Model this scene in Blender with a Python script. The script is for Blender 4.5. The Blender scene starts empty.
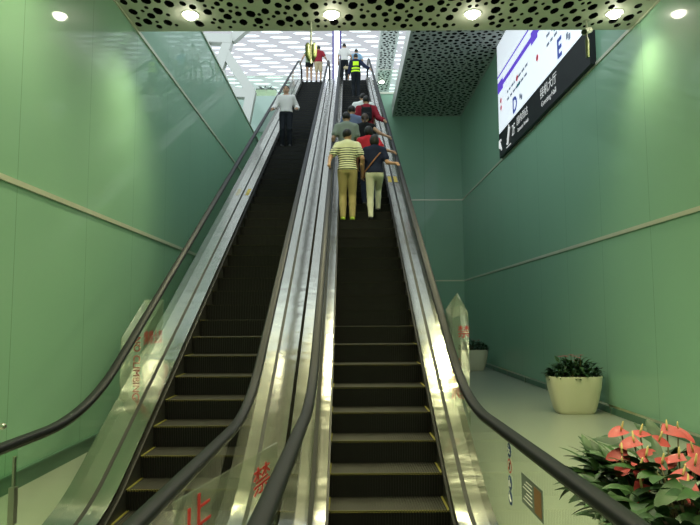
import bpy, bmesh, math, random
import numpy as np
from mathutils import Vector, Matrix
from mathutils.geometry import delaunay_2d_cdt

random.seed(7)
RNG = np.random.default_rng(11)
PI = math.pi
R = math.radians
scn = bpy.context.scene
COL = scn.collection

# ------------------------------------------------------------------ materials
def mat(name, base, rough=0.5, metal=0.0, spec=0.5, coat=0.0, coat_rough=0.03, emit=None, estr=0.0,
        noise=None, bump=None, aniso=0.0):
    m = bpy.data.materials.new(name); m.use_nodes = True
    nt = m.node_tree; b = nt.nodes['Principled BSDF']
    b.inputs['Base Color'].default_value = (*base, 1)
    b.inputs['Roughness'].default_value = rough
    b.inputs['Metallic'].default_value = metal
    b.inputs['Specular IOR Level'].default_value = spec
    b.inputs['Coat Weight'].default_value = coat
    b.inputs['Coat Roughness'].default_value = coat_rough
    b.inputs['Anisotropic'].default_value = aniso
    if emit:
        b.inputs['Emission Color'].default_value = (*emit, 1)
        b.inputs['Emission Strength'].default_value = estr
    tc = None
    if noise or bump:
        tc = nt.nodes.new('ShaderNodeTexCoord')
    if noise:   # (scale, amount, detail)
        n = nt.nodes.new('ShaderNodeTexNoise'); n.inputs['Scale'].default_value = noise[0]
        n.inputs['Detail'].default_value = noise[2] if len(noise) > 2 else 3
        nt.links.new(tc.outputs['Object'], n.inputs['Vector'])
        cr = nt.nodes.new('ShaderNodeValToRGB')
        a = noise[1]
        cr.color_ramp.elements[0].position = .3; cr.color_ramp.elements[1].position = .7
        cr.color_ramp.elements[0].color = (*[c*(1-a) for c in base], 1)
        cr.color_ramp.elements[1].color = (*[min(1, c*(1+a)) for c in base], 1)
        nt.links.new(n.outputs['Fac'], cr.inputs['Fac'])
        nt.links.new(cr.outputs['Color'], b.inputs['Base Color'])
    if bump:    # (scale xyz, strength)
        mp = nt.nodes.new('ShaderNodeMapping'); mp.inputs['Scale'].default_value = bump[0]
        nt.links.new(tc.outputs['Object'], mp.inputs['Vector'])
        n = nt.nodes.new('ShaderNodeTexNoise'); n.inputs['Scale'].default_value = 1; n.inputs['Detail'].default_value = 2
        nt.links.new(mp.outputs['Vector'], n.inputs['Vector'])
        bp = nt.nodes.new('ShaderNodeBump'); bp.inputs['Strength'].default_value = bump[1]
        bp.inputs['Distance'].default_value = .02
        nt.links.new(n.outputs['Fac'], bp.inputs['Height'])
        nt.links.new(bp.outputs['Normal'], b.inputs['Normal'])
    return m

def math_node(nt, op, a=None, b=None, c=None):
    n = nt.nodes.new('ShaderNodeMath'); n.operation = op
    for i, v in enumerate((a, b, c)):
        if v is None: continue
        if isinstance(v, (int, float)): n.inputs[i].default_value = v
        else: nt.links.new(v, n.inputs[i])
    return n.outputs[0]

def wall_mat(name, base, axis, off, pitch):
    """back-painted glass cladding: satin green paint behind a sharp clear surface, thin joints between the panes"""
    m = mat(name, base, rough=.42, spec=.35, coat=.42, coat_rough=.015, noise=(.35, .04))
    nt = m.node_tree; b = nt.nodes['Principled BSDF']
    tc = nt.nodes.new('ShaderNodeTexCoord'); sp = nt.nodes.new('ShaderNodeSeparateXYZ')
    nt.links.new(tc.outputs['Object'], sp.inputs[0])
    v = math_node(nt, 'ADD', sp.outputs[axis], off)
    v = math_node(nt, 'DIVIDE', v, pitch)
    v = math_node(nt, 'FRACT', v)
    j = math_node(nt, 'LESS_THAN', v, .006)
    src = b.inputs['Base Color'].links[0].from_socket
    mx = nt.nodes.new('ShaderNodeMix'); mx.data_type = 'RGBA'
    nt.links.new(j, mx.inputs[0]); nt.links.new(src, mx.inputs[6])
    mx.inputs[7].default_value = (base[0]*.55, base[1]*.6, base[2]*.55, 1)
    nt.links.new(mx.outputs[2], b.inputs['Base Color'])
    return m

def glass_mat(name, tint=(.9, .96, .93), ior=1.45, rough=.0, gain=1.0):
    m = bpy.data.materials.new(name); m.use_nodes = True
    nt = m.node_tree; nt.nodes.clear()
    out = nt.nodes.new('ShaderNodeOutputMaterial'); mx = nt.nodes.new('ShaderNodeMixShader')
    tr = nt.nodes.new('ShaderNodeBsdfTransparent'); tr.inputs[0].default_value = (*tint, 1)
    gl = nt.nodes.new('ShaderNodeBsdfGlossy'); gl.inputs['Roughness'].default_value = rough
    gl.inputs['Color'].default_value = (gain, gain, gain, 1)
    fr = nt.nodes.new('ShaderNodeFresnel'); ge = nt.nodes.new('ShaderNodeNewGeometry')
    # the same reflectance from either face of the sheet
    mr = nt.nodes.new('ShaderNodeMapRange'); mr.inputs['To Min'].default_value = ior; mr.inputs['To Max'].default_value = 1/ior
    nt.links.new(ge.outputs['Backfacing'], mr.inputs['Value']); nt.links.new(mr.outputs[0], fr.inputs['IOR'])
    nt.links.new(fr.outputs[0], mx.inputs[0]); nt.links.new(tr.outputs[0], mx.inputs[1])
    nt.links.new(gl.outputs[0], mx.inputs[2]); nt.links.new(mx.outputs[0], out.inputs[0])
    return m

def acrylic_mat(name):
    m = glass_mat(name, (.93, .95, .9), 1.45, .05)
    nt = m.node_tree
    out = [n for n in nt.nodes if n.type == 'OUTPUT_MATERIAL'][0]
    mx = out.inputs[0].links[0].from_node
    df = nt.nodes.new('ShaderNodeBsdfDiffuse'); df.inputs[0].default_value = (.75, .8, .72, 1)
    m2 = nt.nodes.new('ShaderNodeMixShader'); m2.inputs[0].default_value = .07
    nt.links.new(mx.outputs[0], m2.inputs[1]); nt.links.new(df.outputs[0], m2.inputs[2])
    nt.links.new(m2.outputs[0], out.inputs[0])
    return m

GREEN = (.245, .44, .305)
M = {}
M['wall_l'] = wall_mat('green back-painted glass left', GREEN, 1, 2.27, 1.72)
M['wall_r'] = wall_mat('green back-painted glass right', GREEN, 1, -.31, 1.82)
M['wall_b'] = wall_mat('green back-painted glass end', GREEN, 0, .33, 1.75)
M['trim'] = mat('pale aluminium trim', (.62, .62, .5), .35, .3)
M['floor'] = mat('pale polished terrazzo', (.30, .335, .265), .28, spec=.5, noise=(90, .10, 2))
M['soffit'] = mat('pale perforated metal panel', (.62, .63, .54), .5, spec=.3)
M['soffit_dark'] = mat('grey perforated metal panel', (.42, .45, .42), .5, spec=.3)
M['void'] = mat('black ceiling void', (.012, .014, .012), .9, spec=.1)
M['roof'] = mat('white roof panel', (.45, .405, .42), .6, spec=.2)
M['white'] = mat('white painted steel', (.50, .49, .46), .5)
M['hall_floor'] = mat('pale hall floor', (.55, .55, .53), .3)
M['fascia'] = mat('pale green glass fascia', (.40, .52, .46), .2, coat=.5)
M['steel'] = mat('brushed stainless steel', (.42, .42, .375), .17, 1.0, bump=((2.0, 4.0, 4.0), .42))
M['steel_side'] = mat('dull steel cladding', (.42, .42, .38), .4, 1.0)
M['groove'] = mat('black rubber gasket', (.012, .012, .012), .6)
M['skirt'] = mat('dark coated skirt panel', (.03, .03, .028), .42, .3)
M['rubber'] = mat('black rubber handrail', (.008, .009, .012), .46, spec=.18)
M['rail_track'] = mat('handrail guide', (.3, .3, .27), .4, 1.0)
M['tread'] = mat('dark ribbed tread', (.045, .044, .038), .55, .3)
M['riser'] = mat('black ribbed riser', (.010, .010, .010), .6, .2)
M['yellow'] = mat('worn yellow edge line', (.22, .20, .035), .6)
M['glass'] = glass_mat('clear balustrade glass', (.93, .96, .93), 1.35)
M['glass_pane'] = glass_mat('clear greenish pane', (.86, .94, .88), 1.4)
M['acrylic'] = acrylic_mat('clear acrylic sheet')
M['red_paint'] = mat('red lettering', (.42, .02, .02), .5)
M['black_paint'] = mat('black lettering', (.02, .02, .02), .5)
M['white_paint'] = mat('white lettering', (.8, .8, .78), .5)
M['blue_sticker'] = mat('blue sticker', (.012, .05, .22), .4)
M['red_sticker'] = mat('red sticker', (.55, .06, .05), .4)
M['grey_plate'] = mat('grey notice plate', (.16, .19, .18), .5)
M['orange'] = mat('orange notice', (.26, .13, .06), .5)
M['chrome'] = mat('polished chrome', (.75, .74, .68), .12, 1.0)
M['tub'] = mat('cream glazed planter', (.66, .65, .46), .38, coat=.3, coat_rough=.15)
M['soil'] = mat('dark soil', (.03, .022, .015), .95, noise=(40, .5))
M['leaf'] = mat('dark green leaf', (.018, .05, .016), .45, spec=.35, coat=.08, coat_rough=.3, noise=(9, .4))
M['leaf2'] = mat('mid green leaf', (.032, .08, .022), .45, spec=.35, coat=.08, coat_rough=.3, noise=(9, .3))
M['stem'] = mat('brown green stem', (.10, .09, .035), .5)
M['spathe'] = mat('coral red spathe', (.40, .045, .05), .5, coat=.05, coat_rough=.1, noise=(12, .15))
M['spadix'] = mat('cream spadix', (.75, .58, .25), .6)
M['pink'] = mat('pink petals', (.55, .12, .14), .5)
M['lamp'] = mat('lit downlight lens', (1, 1, 1), .5, emit=(1, .96, .78), estr=45)
M['lamp_ring'] = mat('white lamp ring', (.75, .75, .68), .4)
M['sign_white'] = mat('backlit white panel', (.9, .9, .9), .4, emit=(.82, .90, 1.0), estr=.68)
M['sign_black'] = mat('black sign panel', (.020, .022, .026), .5, spec=.25)
M['sign_text'] = mat('backlit white lettering', (.9, .9, .9), .5, emit=(1, 1, 1), estr=.42)
M['sign_purple'] = mat('purple route line', (.13, .06, .6), .5, emit=(.18, .09, .85), estr=.45)
M['sign_blue'] = mat('blue sign letters', (.06, .10, .42), .5, emit=(.06, .10, .45), estr=.25)
M['sign_red'] = mat('red sign dot', (.6, .03, .06), .5, emit=(.6, .03, .08), estr=.25)
M['sign_grey'] = mat('grey small print', (.25, .28, .38), .5, emit=(.25, .28, .4), estr=.15)
M['sign_teal'] = mat('teal sign bar', (.03, .25, .3), .5, emit=(.03, .25, .3), estr=.2)
M['cam_body'] = mat('pale camera housing', (.38, .39, .30), .45)
M['cam_lime'] = mat('lime tinted plastic housing', (.10, .125, .05), .45)
M['cam_lens'] = mat('dark lens', (.01, .01, .01), .12)
M['totem_purple'] = mat('purple totem frame', (.07, .05, .22), .5)
M['totem_lit'] = mat('lit totem panel', (.9, .9, .95), .5, emit=(.9, .93, 1), estr=1.1)
M['sticker_yellow'] = mat('yellow warning sticker', (.60, .42, .05), .5)
M['skin'] = mat('skin', (.40, .23, .14), .5, spec=.3)
M['eye'] = mat('dark eye', (.02, .015, .012), .3)
M['lip'] = mat('lip', (.30, .11, .09), .5)
M['hair'] = mat('black hair', (.012, .010, .009), .5, spec=.35, bump=((60, 60, 12), .4))
M['hair_brown'] = mat('dark brown hair', (.05, .025, .014), .5, spec=.35, bump=((60, 60, 12), .4))
def cloth(name, c): return mat(name, c, .85, spec=.15, bump=((11, 11, 5), .5))
M['c_white'] = cloth('white shirt cloth', (.60, .57, .55))
M['c_cream'] = cloth('bright white cloth', (.72, .72, .70))
M['c_dark'] = cloth('near black trousers', (.012, .014, .018))
M['c_black'] = cloth('black cloth', (.012, .012, .013))
M['c_navy'] = cloth('navy cloth', (.014, .018, .045))
M['c_khaki'] = cloth('khaki trousers cloth', (.30, .25, .115))
M['c_pale'] = cloth('pale green white trousers cloth', (.56, .56, .46))
M['c_red'] = cloth('red cloth', (.62, .035, .05))
M['c_maroon'] = cloth('maroon cloth', (.24, .018, .03))
M['c_grey'] = cloth('grey green cloth', (.23, .26, .21))
M['c_bluegrey'] = cloth('blue grey cloth', (.13, .16, .25))
M['c_lightblue'] = cloth('light blue cloth', (.22, .36, .50))
M['c_jean'] = cloth('dark blue denim', (.02, .026, .05))
M['c_sage'] = cloth('sage green cloth', (.20, .26, .17))
M['c_beige'] = cloth('beige cloth', (.48, .38, .24))
M['c_shoe'] = mat('black shoe leather', (.012, .012, .012), .4)
M['c_lime'] = mat('lime trainer', (.35, .50, .05), .6)
M['c_pack'] = cloth('black backpack nylon', (.014, .014, .016))
M['c_strap'] = mat('tan leather strap', (.30, .12, .05), .5)

def stripe_mat():
    m = cloth('black and cream striped cloth', (.6, .6, .42)); nt = m.node_tree; b = nt.nodes['Principled BSDF']
    tc = nt.nodes.new('ShaderNodeTexCoord'); sp = nt.nodes.new('ShaderNodeSeparateXYZ')
    nt.links.new(tc.outputs['Object'], sp.inputs[0])
    z = sp.outputs[2]
    s = math_node(nt, 'FRACT', math_node(nt, 'DIVIDE', z, .043))
    st = math_node(nt, 'LESS_THAN', s, .40)
    st = math_node(nt, 'MULTIPLY', st, math_node(nt, 'LESS_THAN', z, 1.36))
    mx = nt.nodes.new('ShaderNodeMix'); mx.data_type = 'RGBA'
    nt.links.new(st, mx.inputs[0]); mx.inputs[6].default_value = (.66, .67, .46, 1); mx.inputs[7].default_value = (.015, .02, .02, 1)
    nt.links.new(mx.outputs[2], b.inputs['Base Color'])
    return m
M['c_stripe'] = stripe_mat()

def vest_mat():
    m = cloth('dark vest with lime reflective bands', (.02, .02, .03)); nt = m.node_tree; b = nt.nodes['Principled BSDF']
    tc = nt.nodes.new('ShaderNodeTexCoord'); sp = nt.nodes.new('ShaderNodeSeparateXYZ')
    nt.links.new(tc.outputs['Object'], sp.inputs[0]); z = sp.outputs[2]
    def band(v, a, c): return math_node(nt, 'MULTIPLY', math_node(nt, 'GREATER_THAN', v, a), math_node(nt, 'LESS_THAN', v, c))
    s = math_node(nt, 'ADD', band(z, .98, 1.045), band(z, 1.09, 1.155))
    rect = math_node(nt, 'MULTIPLY', band(z, 1.22, 1.38), math_node(nt, 'LESS_THAN', math_node(nt, 'ABSOLUTE', sp.outputs[0]), .11))
    s = math_node(nt, 'MINIMUM', math_node(nt, 'ADD', s, rect), 1.0)
    mx = nt.nodes.new('ShaderNodeMix'); mx.data_type = 'RGBA'
    nt.links.new(s, mx.inputs[0]); mx.inputs[6].default_value = (.014, .016, .03, 1); mx.inputs[7].default_value = (.55, .85, .03, 1)
    nt.links.new(mx.outputs[2], b.inputs['Base Color'])
    return m
M['c_vest'] = vest_mat()

# ------------------------------------------------------------------ object helpers
def tag(o, label=None, cat=None, group=None, kind=None):
    if label: o['label'] = label
    if cat: o['category'] = cat
    if group: o['group'] = group
    if kind: o['kind'] = kind
    return o

def empty(name, loc=(0, 0, 0), rz=0.0):
    o = bpy.data.objects.new(name, None); COL.objects.link(o)
    o.location = loc; o.rotation_euler = (0, 0, rz); o.empty_display_size = .1
    return o

class MB:
    """collects verts / faces / material indices for one mesh object"""
    def __init__(s): s.v = []; s.f = []; s.m = []
    def add(s, vs, fs, mi=0):
        n = len(s.v); s.v += [tuple(p) for p in vs]
        for f in fs: s.f.append(tuple(i+n for i in f)); s.m.append(mi)
        return s
    def box(s, a, b, mi=0):
        (x0, y0, z0), (x1, y1, z1) = a, b
        vs = [(x0, y0, z0), (x1, y0, z0), (x1, y1, z0), (x0, y1, z0), (x0, y0, z1), (x1, y0, z1), (x1, y1, z1), (x0, y1, z1)]
        return s.add(vs, [(0, 3, 2, 1), (4, 5, 6, 7), (0, 1, 5, 4), (1, 2, 6, 5), (2, 3, 7, 6), (3, 0, 4, 7)], mi)
    def beam(s, p, q, w, h, mi=0):
        p, q = Vector(p), Vector(q); d = (q-p).normalized()
        up = Vector((0, 0, 1)) if abs(d.z) < .95 else Vector((0, 1, 0))
        a = d.cross(up).normalized()*w/2; b = a.cross(d).normalized()*h/2
        vs = [p-a-b, p+a-b, p+a+b, p-a+b, q-a-b, q+a-b, q+a+b, q-a+b]
        return s.add(vs, [(0, 1, 2, 3), (7, 6, 5, 4), (0, 4, 5, 1), (1, 5, 6, 2), (2, 6, 7, 3), (3, 7, 4, 0)], mi)
    def tube(s, pts, r, n=10, mi=0, cap=True):
        pts = [Vector(p) for p in pts]; k = len(pts)
        rs = r if isinstance(r, (list, tuple)) else [r]*k
        vs = []; ref = None
        for i, p in enumerate(pts):
            d = (pts[min(i+1, k-1)]-pts[max(i-1, 0)]).normalized()
            if ref is None:
                ref = d.orthogonal().normalized()
            ref = (ref-d*ref.dot(d)).normalized(); b = d.cross(ref)
            for j in range(n):
                a = 2*PI*j/n
                vs.append(p+(ref*math.cos(a)+b*math.sin(a))*rs[i])
        fs = []
        for i in range(k-1):
            for j in range(n):
                fs.append((i*n+j, i*n+(j+1) % n, (i+1)*n+(j+1) % n, (i+1)*n+j))
        if cap:
            fs.append(tuple(reversed(range(n)))); fs.append(tuple((k-1)*n+j for j in range(n)))
        return s.add(vs, fs, mi)
    def lathe(s, prof, c=(0, 0, 0), n=24, mi=0, axis='Z'):
        vs = []
        for (r, z) in prof:
            for j in range(n):
                a = 2*PI*j/n
                if axis == 'Z': vs.append((c[0]+r*math.cos(a), c[1]+r*math.sin(a), c[2]+z))
                elif axis == 'X': vs.append((c[0]+z, c[1]+r*math.cos(a), c[2]+r*math.sin(a)))
                else: vs.append((c[0]+r*math.cos(a), c[1]+z, c[2]+r*math.sin(a)))
        fs = []
        for i in range(len(prof)-1):
            for j in range(n):
                fs.append((i*n+j, i*n+(j+1) % n, (i+1)*n+(j+1) % n, (i+1)*n+j))
        fs.append(tuple(reversed(range(n)))); fs.append(tuple((len(prof)-1)*n+j for j in range(n)))
        return s.add(vs, fs, mi)
    def build(s, name, mats, parent=None, smooth=False, loc=None, recalc=False, bevel=0):
        me = bpy.data.meshes.new(name); me.from_pydata(s.v, [], s.f)
        if not isinstance(mats, (list, tuple)): mats = [mats]
        for m in mats: me.materials.append(m)
        if len(mats) > 1: me.polygons.foreach_set('material_index', s.m)
        if recalc:
            bm = bmesh.new(); bm.from_mesh(me); bmesh.ops.recalc_face_normals(bm, faces=bm.faces); bm.to_mesh(me); bm.free()
        if smooth:
            me.polygons.foreach_set('use_smooth', [True]*len(me.polygons))
            if smooth == 'auto':
                try: me.set_sharp_from_angle(angle=R(40))
                except Exception: pass
        me.update()
        o = bpy.data.objects.new(name, me); COL.objects.link(o)
        if parent: o.parent = parent
        if loc is not None: o.location = loc
        if bevel:
            md = o.modifiers.new('bevel', 'BEVEL'); md.width = bevel; md.segments = 2; md.limit_method = 'ANGLE'
        return o

def struct(o, label=None):
    o['kind'] = 'structure'
    if label: o['label'] = label
    return o

def text_mesh(body, size, extrude=.002, align='CENTER', bold=0.0):
    cu = bpy.data.curves.new('lettering', 'FONT'); cu.body = body; cu.size = size; cu.extrude = extrude
    cu.align_x = align; cu.align_y = 'CENTER'; cu.resolution_u = 3; cu.offset = bold
    ob = bpy.data.objects.new('lettering', cu); COL.objects.link(ob)
    dg = bpy.context.evaluated_depsgraph_get()
    me = bpy.data.meshes.new_from_object(ob.evaluated_get(dg))
    bpy.data.objects.remove(ob); bpy.data.curves.remove(cu)
    return [tuple(v.co) for v in me.vertices], [tuple(p.vertices) for p in me.polygons]

def put_text(mb, body, size, origin, xd, yd, mi=0, align='CENTER', sx=1.0, extrude=.002, bold=0.0):
    """lettering laid on a plane: xd is the reading direction, yd is up"""
    vs, fs = text_mesh(body, size, extrude, align, bold)
    o, xd, yd = Vector(origin), Vector(xd), Vector(yd); n = xd.cross(yd)
    mb.add([o+xd*(v[0]*sx)+yd*v[1]+n*v[2] for v in vs], fs, mi)

# ------------------------------------------------------------------ sculpting: smooth unions of tapered limbs, meshed with surface nets
def smin(a, b, k):
    h = np.clip(.5+.5*(b-a)/k, 0, 1)
    return b*(1-h)+a*h-k*h*(1-h)

def f_cap(P, a, b, ra, rb):
    a = np.array(a, float); b = np.array(b, float); ba = b-a
    t = np.clip(((P-a)@ba)/max(ba@ba, 1e-9), 0, 1)
    return np.linalg.norm(P-a-t[..., None]*ba, axis=-1)-(ra+(rb-ra)*t)

def f_ell(P, c, r):
    q = P-np.array(c, float); r = np.array(r, float)
    k0 = np.linalg.norm(q/r, axis=-1); k1 = np.linalg.norm(q/(r*r), axis=-1)
    return k0*(k0-1)/np.maximum(k1, 1e-9)

def f_rbox(P, c, half, rad):
    q = np.abs(P-np.array(c, float))-np.array(half, float)+rad
    return np.linalg.norm(np.maximum(q, 0), axis=-1)+np.minimum(q.max(-1), 0)-rad

def prims_field(P, prims):
    f = None
    for p in prims:
        if p[0] == 'cap': g = f_cap(P, *p[1:5]); k = p[5]
        elif p[0] == 'ell': g = f_ell(P, *p[1:3]); k = p[3]
        else: g = f_rbox(P, *p[1:4]); k = p[4]
        f = g if f is None else smin(f, g, k)
    return f

def bounds_of(prims, pad):
    lo = np.full(3, 1e9); hi = -lo
    for p in prims:
        if p[0] == 'cap':
            for c, r in ((p[1], p[3]), (p[2], p[4])):
                lo = np.minimum(lo, np.array(c)-r); hi = np.maximum(hi, np.array(c)+r)
        else:
            lo = np.minimum(lo, np.array(p[1])-np.array(p[2])); hi = np.maximum(hi, np.array(p[1])+np.array(p[2]))
    return lo-pad, hi+pad

def surface_nets(prims, h, cuts=(), pad=None, offset=0.0):
    """prims -> (verts, faces). cuts: functions of P giving a field that is kept where negative"""
    lo, hi = bounds_of(prims, (pad or 0)+2.5*h+offset)
    n = np.ceil((hi-lo)/h).astype(int)+1
    ax = [lo[i]+h*np.arange(n[i]) for i in range(3)]
    P = np.stack(np.meshgrid(*ax, indexing='ij'), -1)
    F = prims_field(P, prims)-offset
    for c in cuts: F = np.maximum(F, c(P))
    S = F < 0
    nx, ny, nz = n-1
    cnt = np.zeros((nx, ny, nz)); acc = np.zeros((nx, ny, nz, 3))
    cor = [(i, j, k) for i in (0, 1) for j in (0, 1) for k in (0, 1)]
    for a in cor:
        for d in range(3):
            if a[d]: continue
            b = list(a); b[d] = 1
            sa = tuple(slice(a[i], a[i]+(nx, ny, nz)[i]) for i in range(3))
            sb = tuple(slice(b[i], b[i]+(nx, ny, nz)[i]) for i in range(3))
            fa, fb = F[sa], F[sb]; cr = S[sa] != S[sb]
            t = np.where(cr, fa/np.where(cr, fa-fb, 1), 0)
            pt = P[sa]+0.0; pt[..., d] += t*h
            cnt += cr; acc += np.where(cr[..., None], pt, 0)
    act = cnt > 0
    idx = np.full((nx, ny, nz), -1, int); idx[act] = np.arange(act.sum())
    V = acc[act]/cnt[act][:, None]
    faces = []
    for d in range(3):
        u, w = [(1, 2), (2, 0), (0, 1)][d]
        sa = [slice(0, n[i]) for i in range(3)]; sb = list(sa)
        sa[d] = slice(0, n[d]-1); sb[d] = slice(1, n[d])
        A, B = S[tuple(sa)], S[tuple(sb)]
        e = np.argwhere(A != B)
        if not len(e): continue
        ok = (e[:, u] > 0) & (e[:, w] > 0) & (e[:, u] < n[u]-1) & (e[:, w] < n[w]-1)
        e = e[ok]
        q = []
        for du, dw in ((-1, -1), (0, -1), (0, 0), (-1, 0)):
            g = e.copy(); g[:, u] += du; g[:, w] += dw
            q.append(idx[g[:, 0], g[:, 1], g[:, 2]])
        q = np.stack(q, 1); flip = ~A[e[:, 0], e[:, 1], e[:, 2]]
        q[flip] = q[flip][:, ::-1]
        faces.append(q)
    Fc = np.concatenate(faces) if faces else np.zeros((0, 4), int)
    return V.tolist(), Fc.tolist()

# ------------------------------------------------------------------ camera
cam_d = bpy.data.cameras.new('camera'); cam = bpy.data.objects.new('camera', cam_d); COL.objects.link(cam)
EYE = Vector((0, 0, 1.78)); FPX = 606.0; PITCH = R(5.05)
cam_d.sensor_width = 36; cam_d.lens = 36*FPX/700; cam_d.clip_end = 500; cam_d.clip_start = .02
yaw = -R(.19); roll = R(.3)
cam.matrix_world = (Matrix.Translation(EYE) @ Matrix.Rotation(yaw, 4, 'Z') @ Matrix.Rotation(PI/2+PITCH, 4, 'X') @ Matrix.Rotation(-roll, 4, 'Z'))
scn.camera = cam

# ------------------------------------------------------------------ levels of the place
XL, XR = -3.5, 4.75
CEIL = 6.54; MID = 3.20
TOP = 12.15
YB = 24.7
SE = 9.77
SLOPE = math.tan(R(30))
STEP, RISE = .359, .359*SLOPE
YREAR = -6.0

# ------------------------------------------------------------------ setting
struct(MB().box((-12, YREAR, -.2), (XR+.3, 30, 0)).build('floor', M['floor']))
lw = MB().box((XL-.25, YREAR, 0), (XL, 27.9, 8.6))
struct(lw.build('wall_left', M['wall_l']))
struct(MB().box((XR, YREAR, 0), (XR+.25, YB+.3, 11.2)).build('wall_right', M['wall_r']))
struct(MB().box((1.22, YB, 0), (XR, YB+.25, 11.05)).build('wall_back', M['wall_b']))
struct(MB().box((XL-.25, YREAR-.25, 0), (XR+.25, YREAR, CEIL)).build('wall_front', mat('pale lobby wall', (.5, .52, .45), .6)))
# aluminium joints running along the cladding
t = MB()
for z in (MID, CEIL):
    t.box((XL, YREAR, z-.03), (XL+.022, 27.9, z+.03))
t.box((XL-.25, YREAR, 8.6), (XL+.03, 27.9, 8.64))
struct(t.build('trim_1', M['trim']))
t = MB()
for z in (MID, CEIL):
    t.box((XR-.022, YREAR, z-.032), (XR, YB, z+.032))
struct(t.build('trim_2', M['trim']))
t = MB()
for z in (MID, CEIL):
    t.box((1.22, YB-.02, z-.025), (XR-.022, YB, z+.025))
t.box((1.22, YB-.03, 11.05), (XR, YB+.28, 11.13))
struct(t.build('trim_3', M['trim']))
# recessed dark skirting
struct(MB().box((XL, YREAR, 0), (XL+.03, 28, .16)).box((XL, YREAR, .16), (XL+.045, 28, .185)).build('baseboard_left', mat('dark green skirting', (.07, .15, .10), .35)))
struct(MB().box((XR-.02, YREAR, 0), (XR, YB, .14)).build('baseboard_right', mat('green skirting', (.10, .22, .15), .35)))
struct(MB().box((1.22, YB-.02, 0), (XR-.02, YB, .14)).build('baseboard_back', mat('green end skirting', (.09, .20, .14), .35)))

def darts(x0, x1, y0, y1, sizes, gap, tries, ey=1.0):
    y0, y1 = y0/ey, y1/ey
    cell = .2; grid = {}; out = []
    for (r, n) in sizes:
        for _ in range(int(n*tries)):
            rr = r*random.uniform(.88, 1.1)
            x = random.uniform(x0+rr+.02, x1-rr-.02); y = random.uniform(y0+rr+.02, y1-rr-.02)
            gx, gy = int(x/cell), int(y/cell); ok = True
            for i in range(gx-1, gx+2):
                for j in range(gy-1, gy+2):
                    for (a, b, c) in grid.get((i, j), ()):
                        if (a-x)**2+(b-y)**2 < (c+rr+gap)**2: ok = False; break
                    if not ok: break
                if not ok: break
            if ok:
                grid.setdefault((gx, gy), []).append((x, y, rr)); out.append((x, y*ey, rr))
    return out

def perforated(name, x0, x1, y0, y1, z, holes, m, depth=.03, void=.6, plain=None, plan=None, ey=1.0):
    """sheet with real round-cornered holes, a folded edge and a black void above it"""
    vs = plan or [(x0, y0), (x1, y0), (x1, y1), (x0, y1)]
    vs = [Vector(p) for p in vs]; faces = []; n0 = len(vs)
    edges = [(i, (i+1) % n0) for i in range(n0)]
    for (x, y, r) in holes:
        k = 8; a0 = random.uniform(0, PI); s = len(vs)
        for i in range(k):
            a = a0+2*PI*i/k; rr = r*random.uniform(.9, 1.06)
            vs.append(Vector((x+rr*math.cos(a), y+ey*rr*math.sin(a))))
        faces.append(list(range(s, s+k)))
    ov, oe, of, _, _, orig = delaunay_2d_cdt(vs, edges, faces, 0, 1e-5)
    mb = MB()
    mb.v = [(p.x, p.y, z) for p in ov]
    for f, o in zip(of, orig):
        if o: continue
        mb.f.append(tuple(reversed(f))); mb.m.append(0)
    for f in faces:
        k = len(f); ring = [vs[i] for i in f]
        mb.add([(p.x, p.y, z) for p in ring]+[(p.x, p.y, z+depth) for p in ring],
               [(i, (i+1) % k, k+(i+1) % k, k+i) for i in range(k)], 1)
    # void box above
    b = [(p[0], p[1]) for p in vs[:n0]]
    bx, by = sum(p[0] for p in b)/n0, sum(p[1] for p in b)/n0
    bi = [(p[0]-math.copysign(.015, p[0]-bx), p[1]-math.copysign(.015, p[1]-by)) for p in b]
    mb.add([(p[0], p[1], z+.002) for p in bi]+[(p[0], p[1], z+void) for p in bi],
           [(i, (i+1) % n0, n0+(i+1) % n0, n0+i) for i in range(n0)]+[tuple(range(n0, 2*n0))], 1)
    if plain:
        px0, px1, py0, py1 = plain
        mb.add([(px0, py0, z), (px1, py0, z), (px1, py1, z), (px0, py1, z)], [(3, 2, 1, 0)], 0)
    # outer folded fascia + top so that the soffit is a solid body from above
    mb.add([(p[0], p[1], z) for p in b]+[(p[0], p[1], z+void+.1) for p in b],
           [(i, (i+1) % n0, n0+(i+1) % n0, n0+i) for i in range(n0)]+[tuple(range(n0, 2*n0))], 2)
    return struct(mb.build(name, [m, M['void'], M['white']]))

lights_far = [(-2.47, 9.2), (-.24, 9.2), (1.99, 9.2), (4.24, 9.2)]
hs = [h for h in darts(XL+.02, XR-.02, 4.5, SE-.04, ((.074, .25), (.055, 1.0), (.034, 2.0)), .02, 2600, 1.5)
      if all((h[0]-a)**2+(h[1]-b)**2 > (.15+1.4*h[2])**2 for a, b in lights_far)]
perforated('ceiling', XL, XR, 4.5, SE, CEIL, hs, M['soffit'], void=.55, ey=1.5, plain=(XL, XR, YREAR, 4.5))
hs = darts(1.9, XR-.02, 11.5, YB-.05, ((.075, 1.0), (.05, 1.3), (.03, 1.6)), .026, 3600)
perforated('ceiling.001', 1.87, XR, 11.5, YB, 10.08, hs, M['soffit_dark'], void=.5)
hs = darts(1.53, 2.3, 17, 33-.05, ((.075, 1.0), (.05, 1.3), (.03, 1.6)), .03, 1500)
perforated('ceiling.002', 1.5, 2.33, 17, 33, 14.28, hs, M['soffit_dark'], void=.4)

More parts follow.
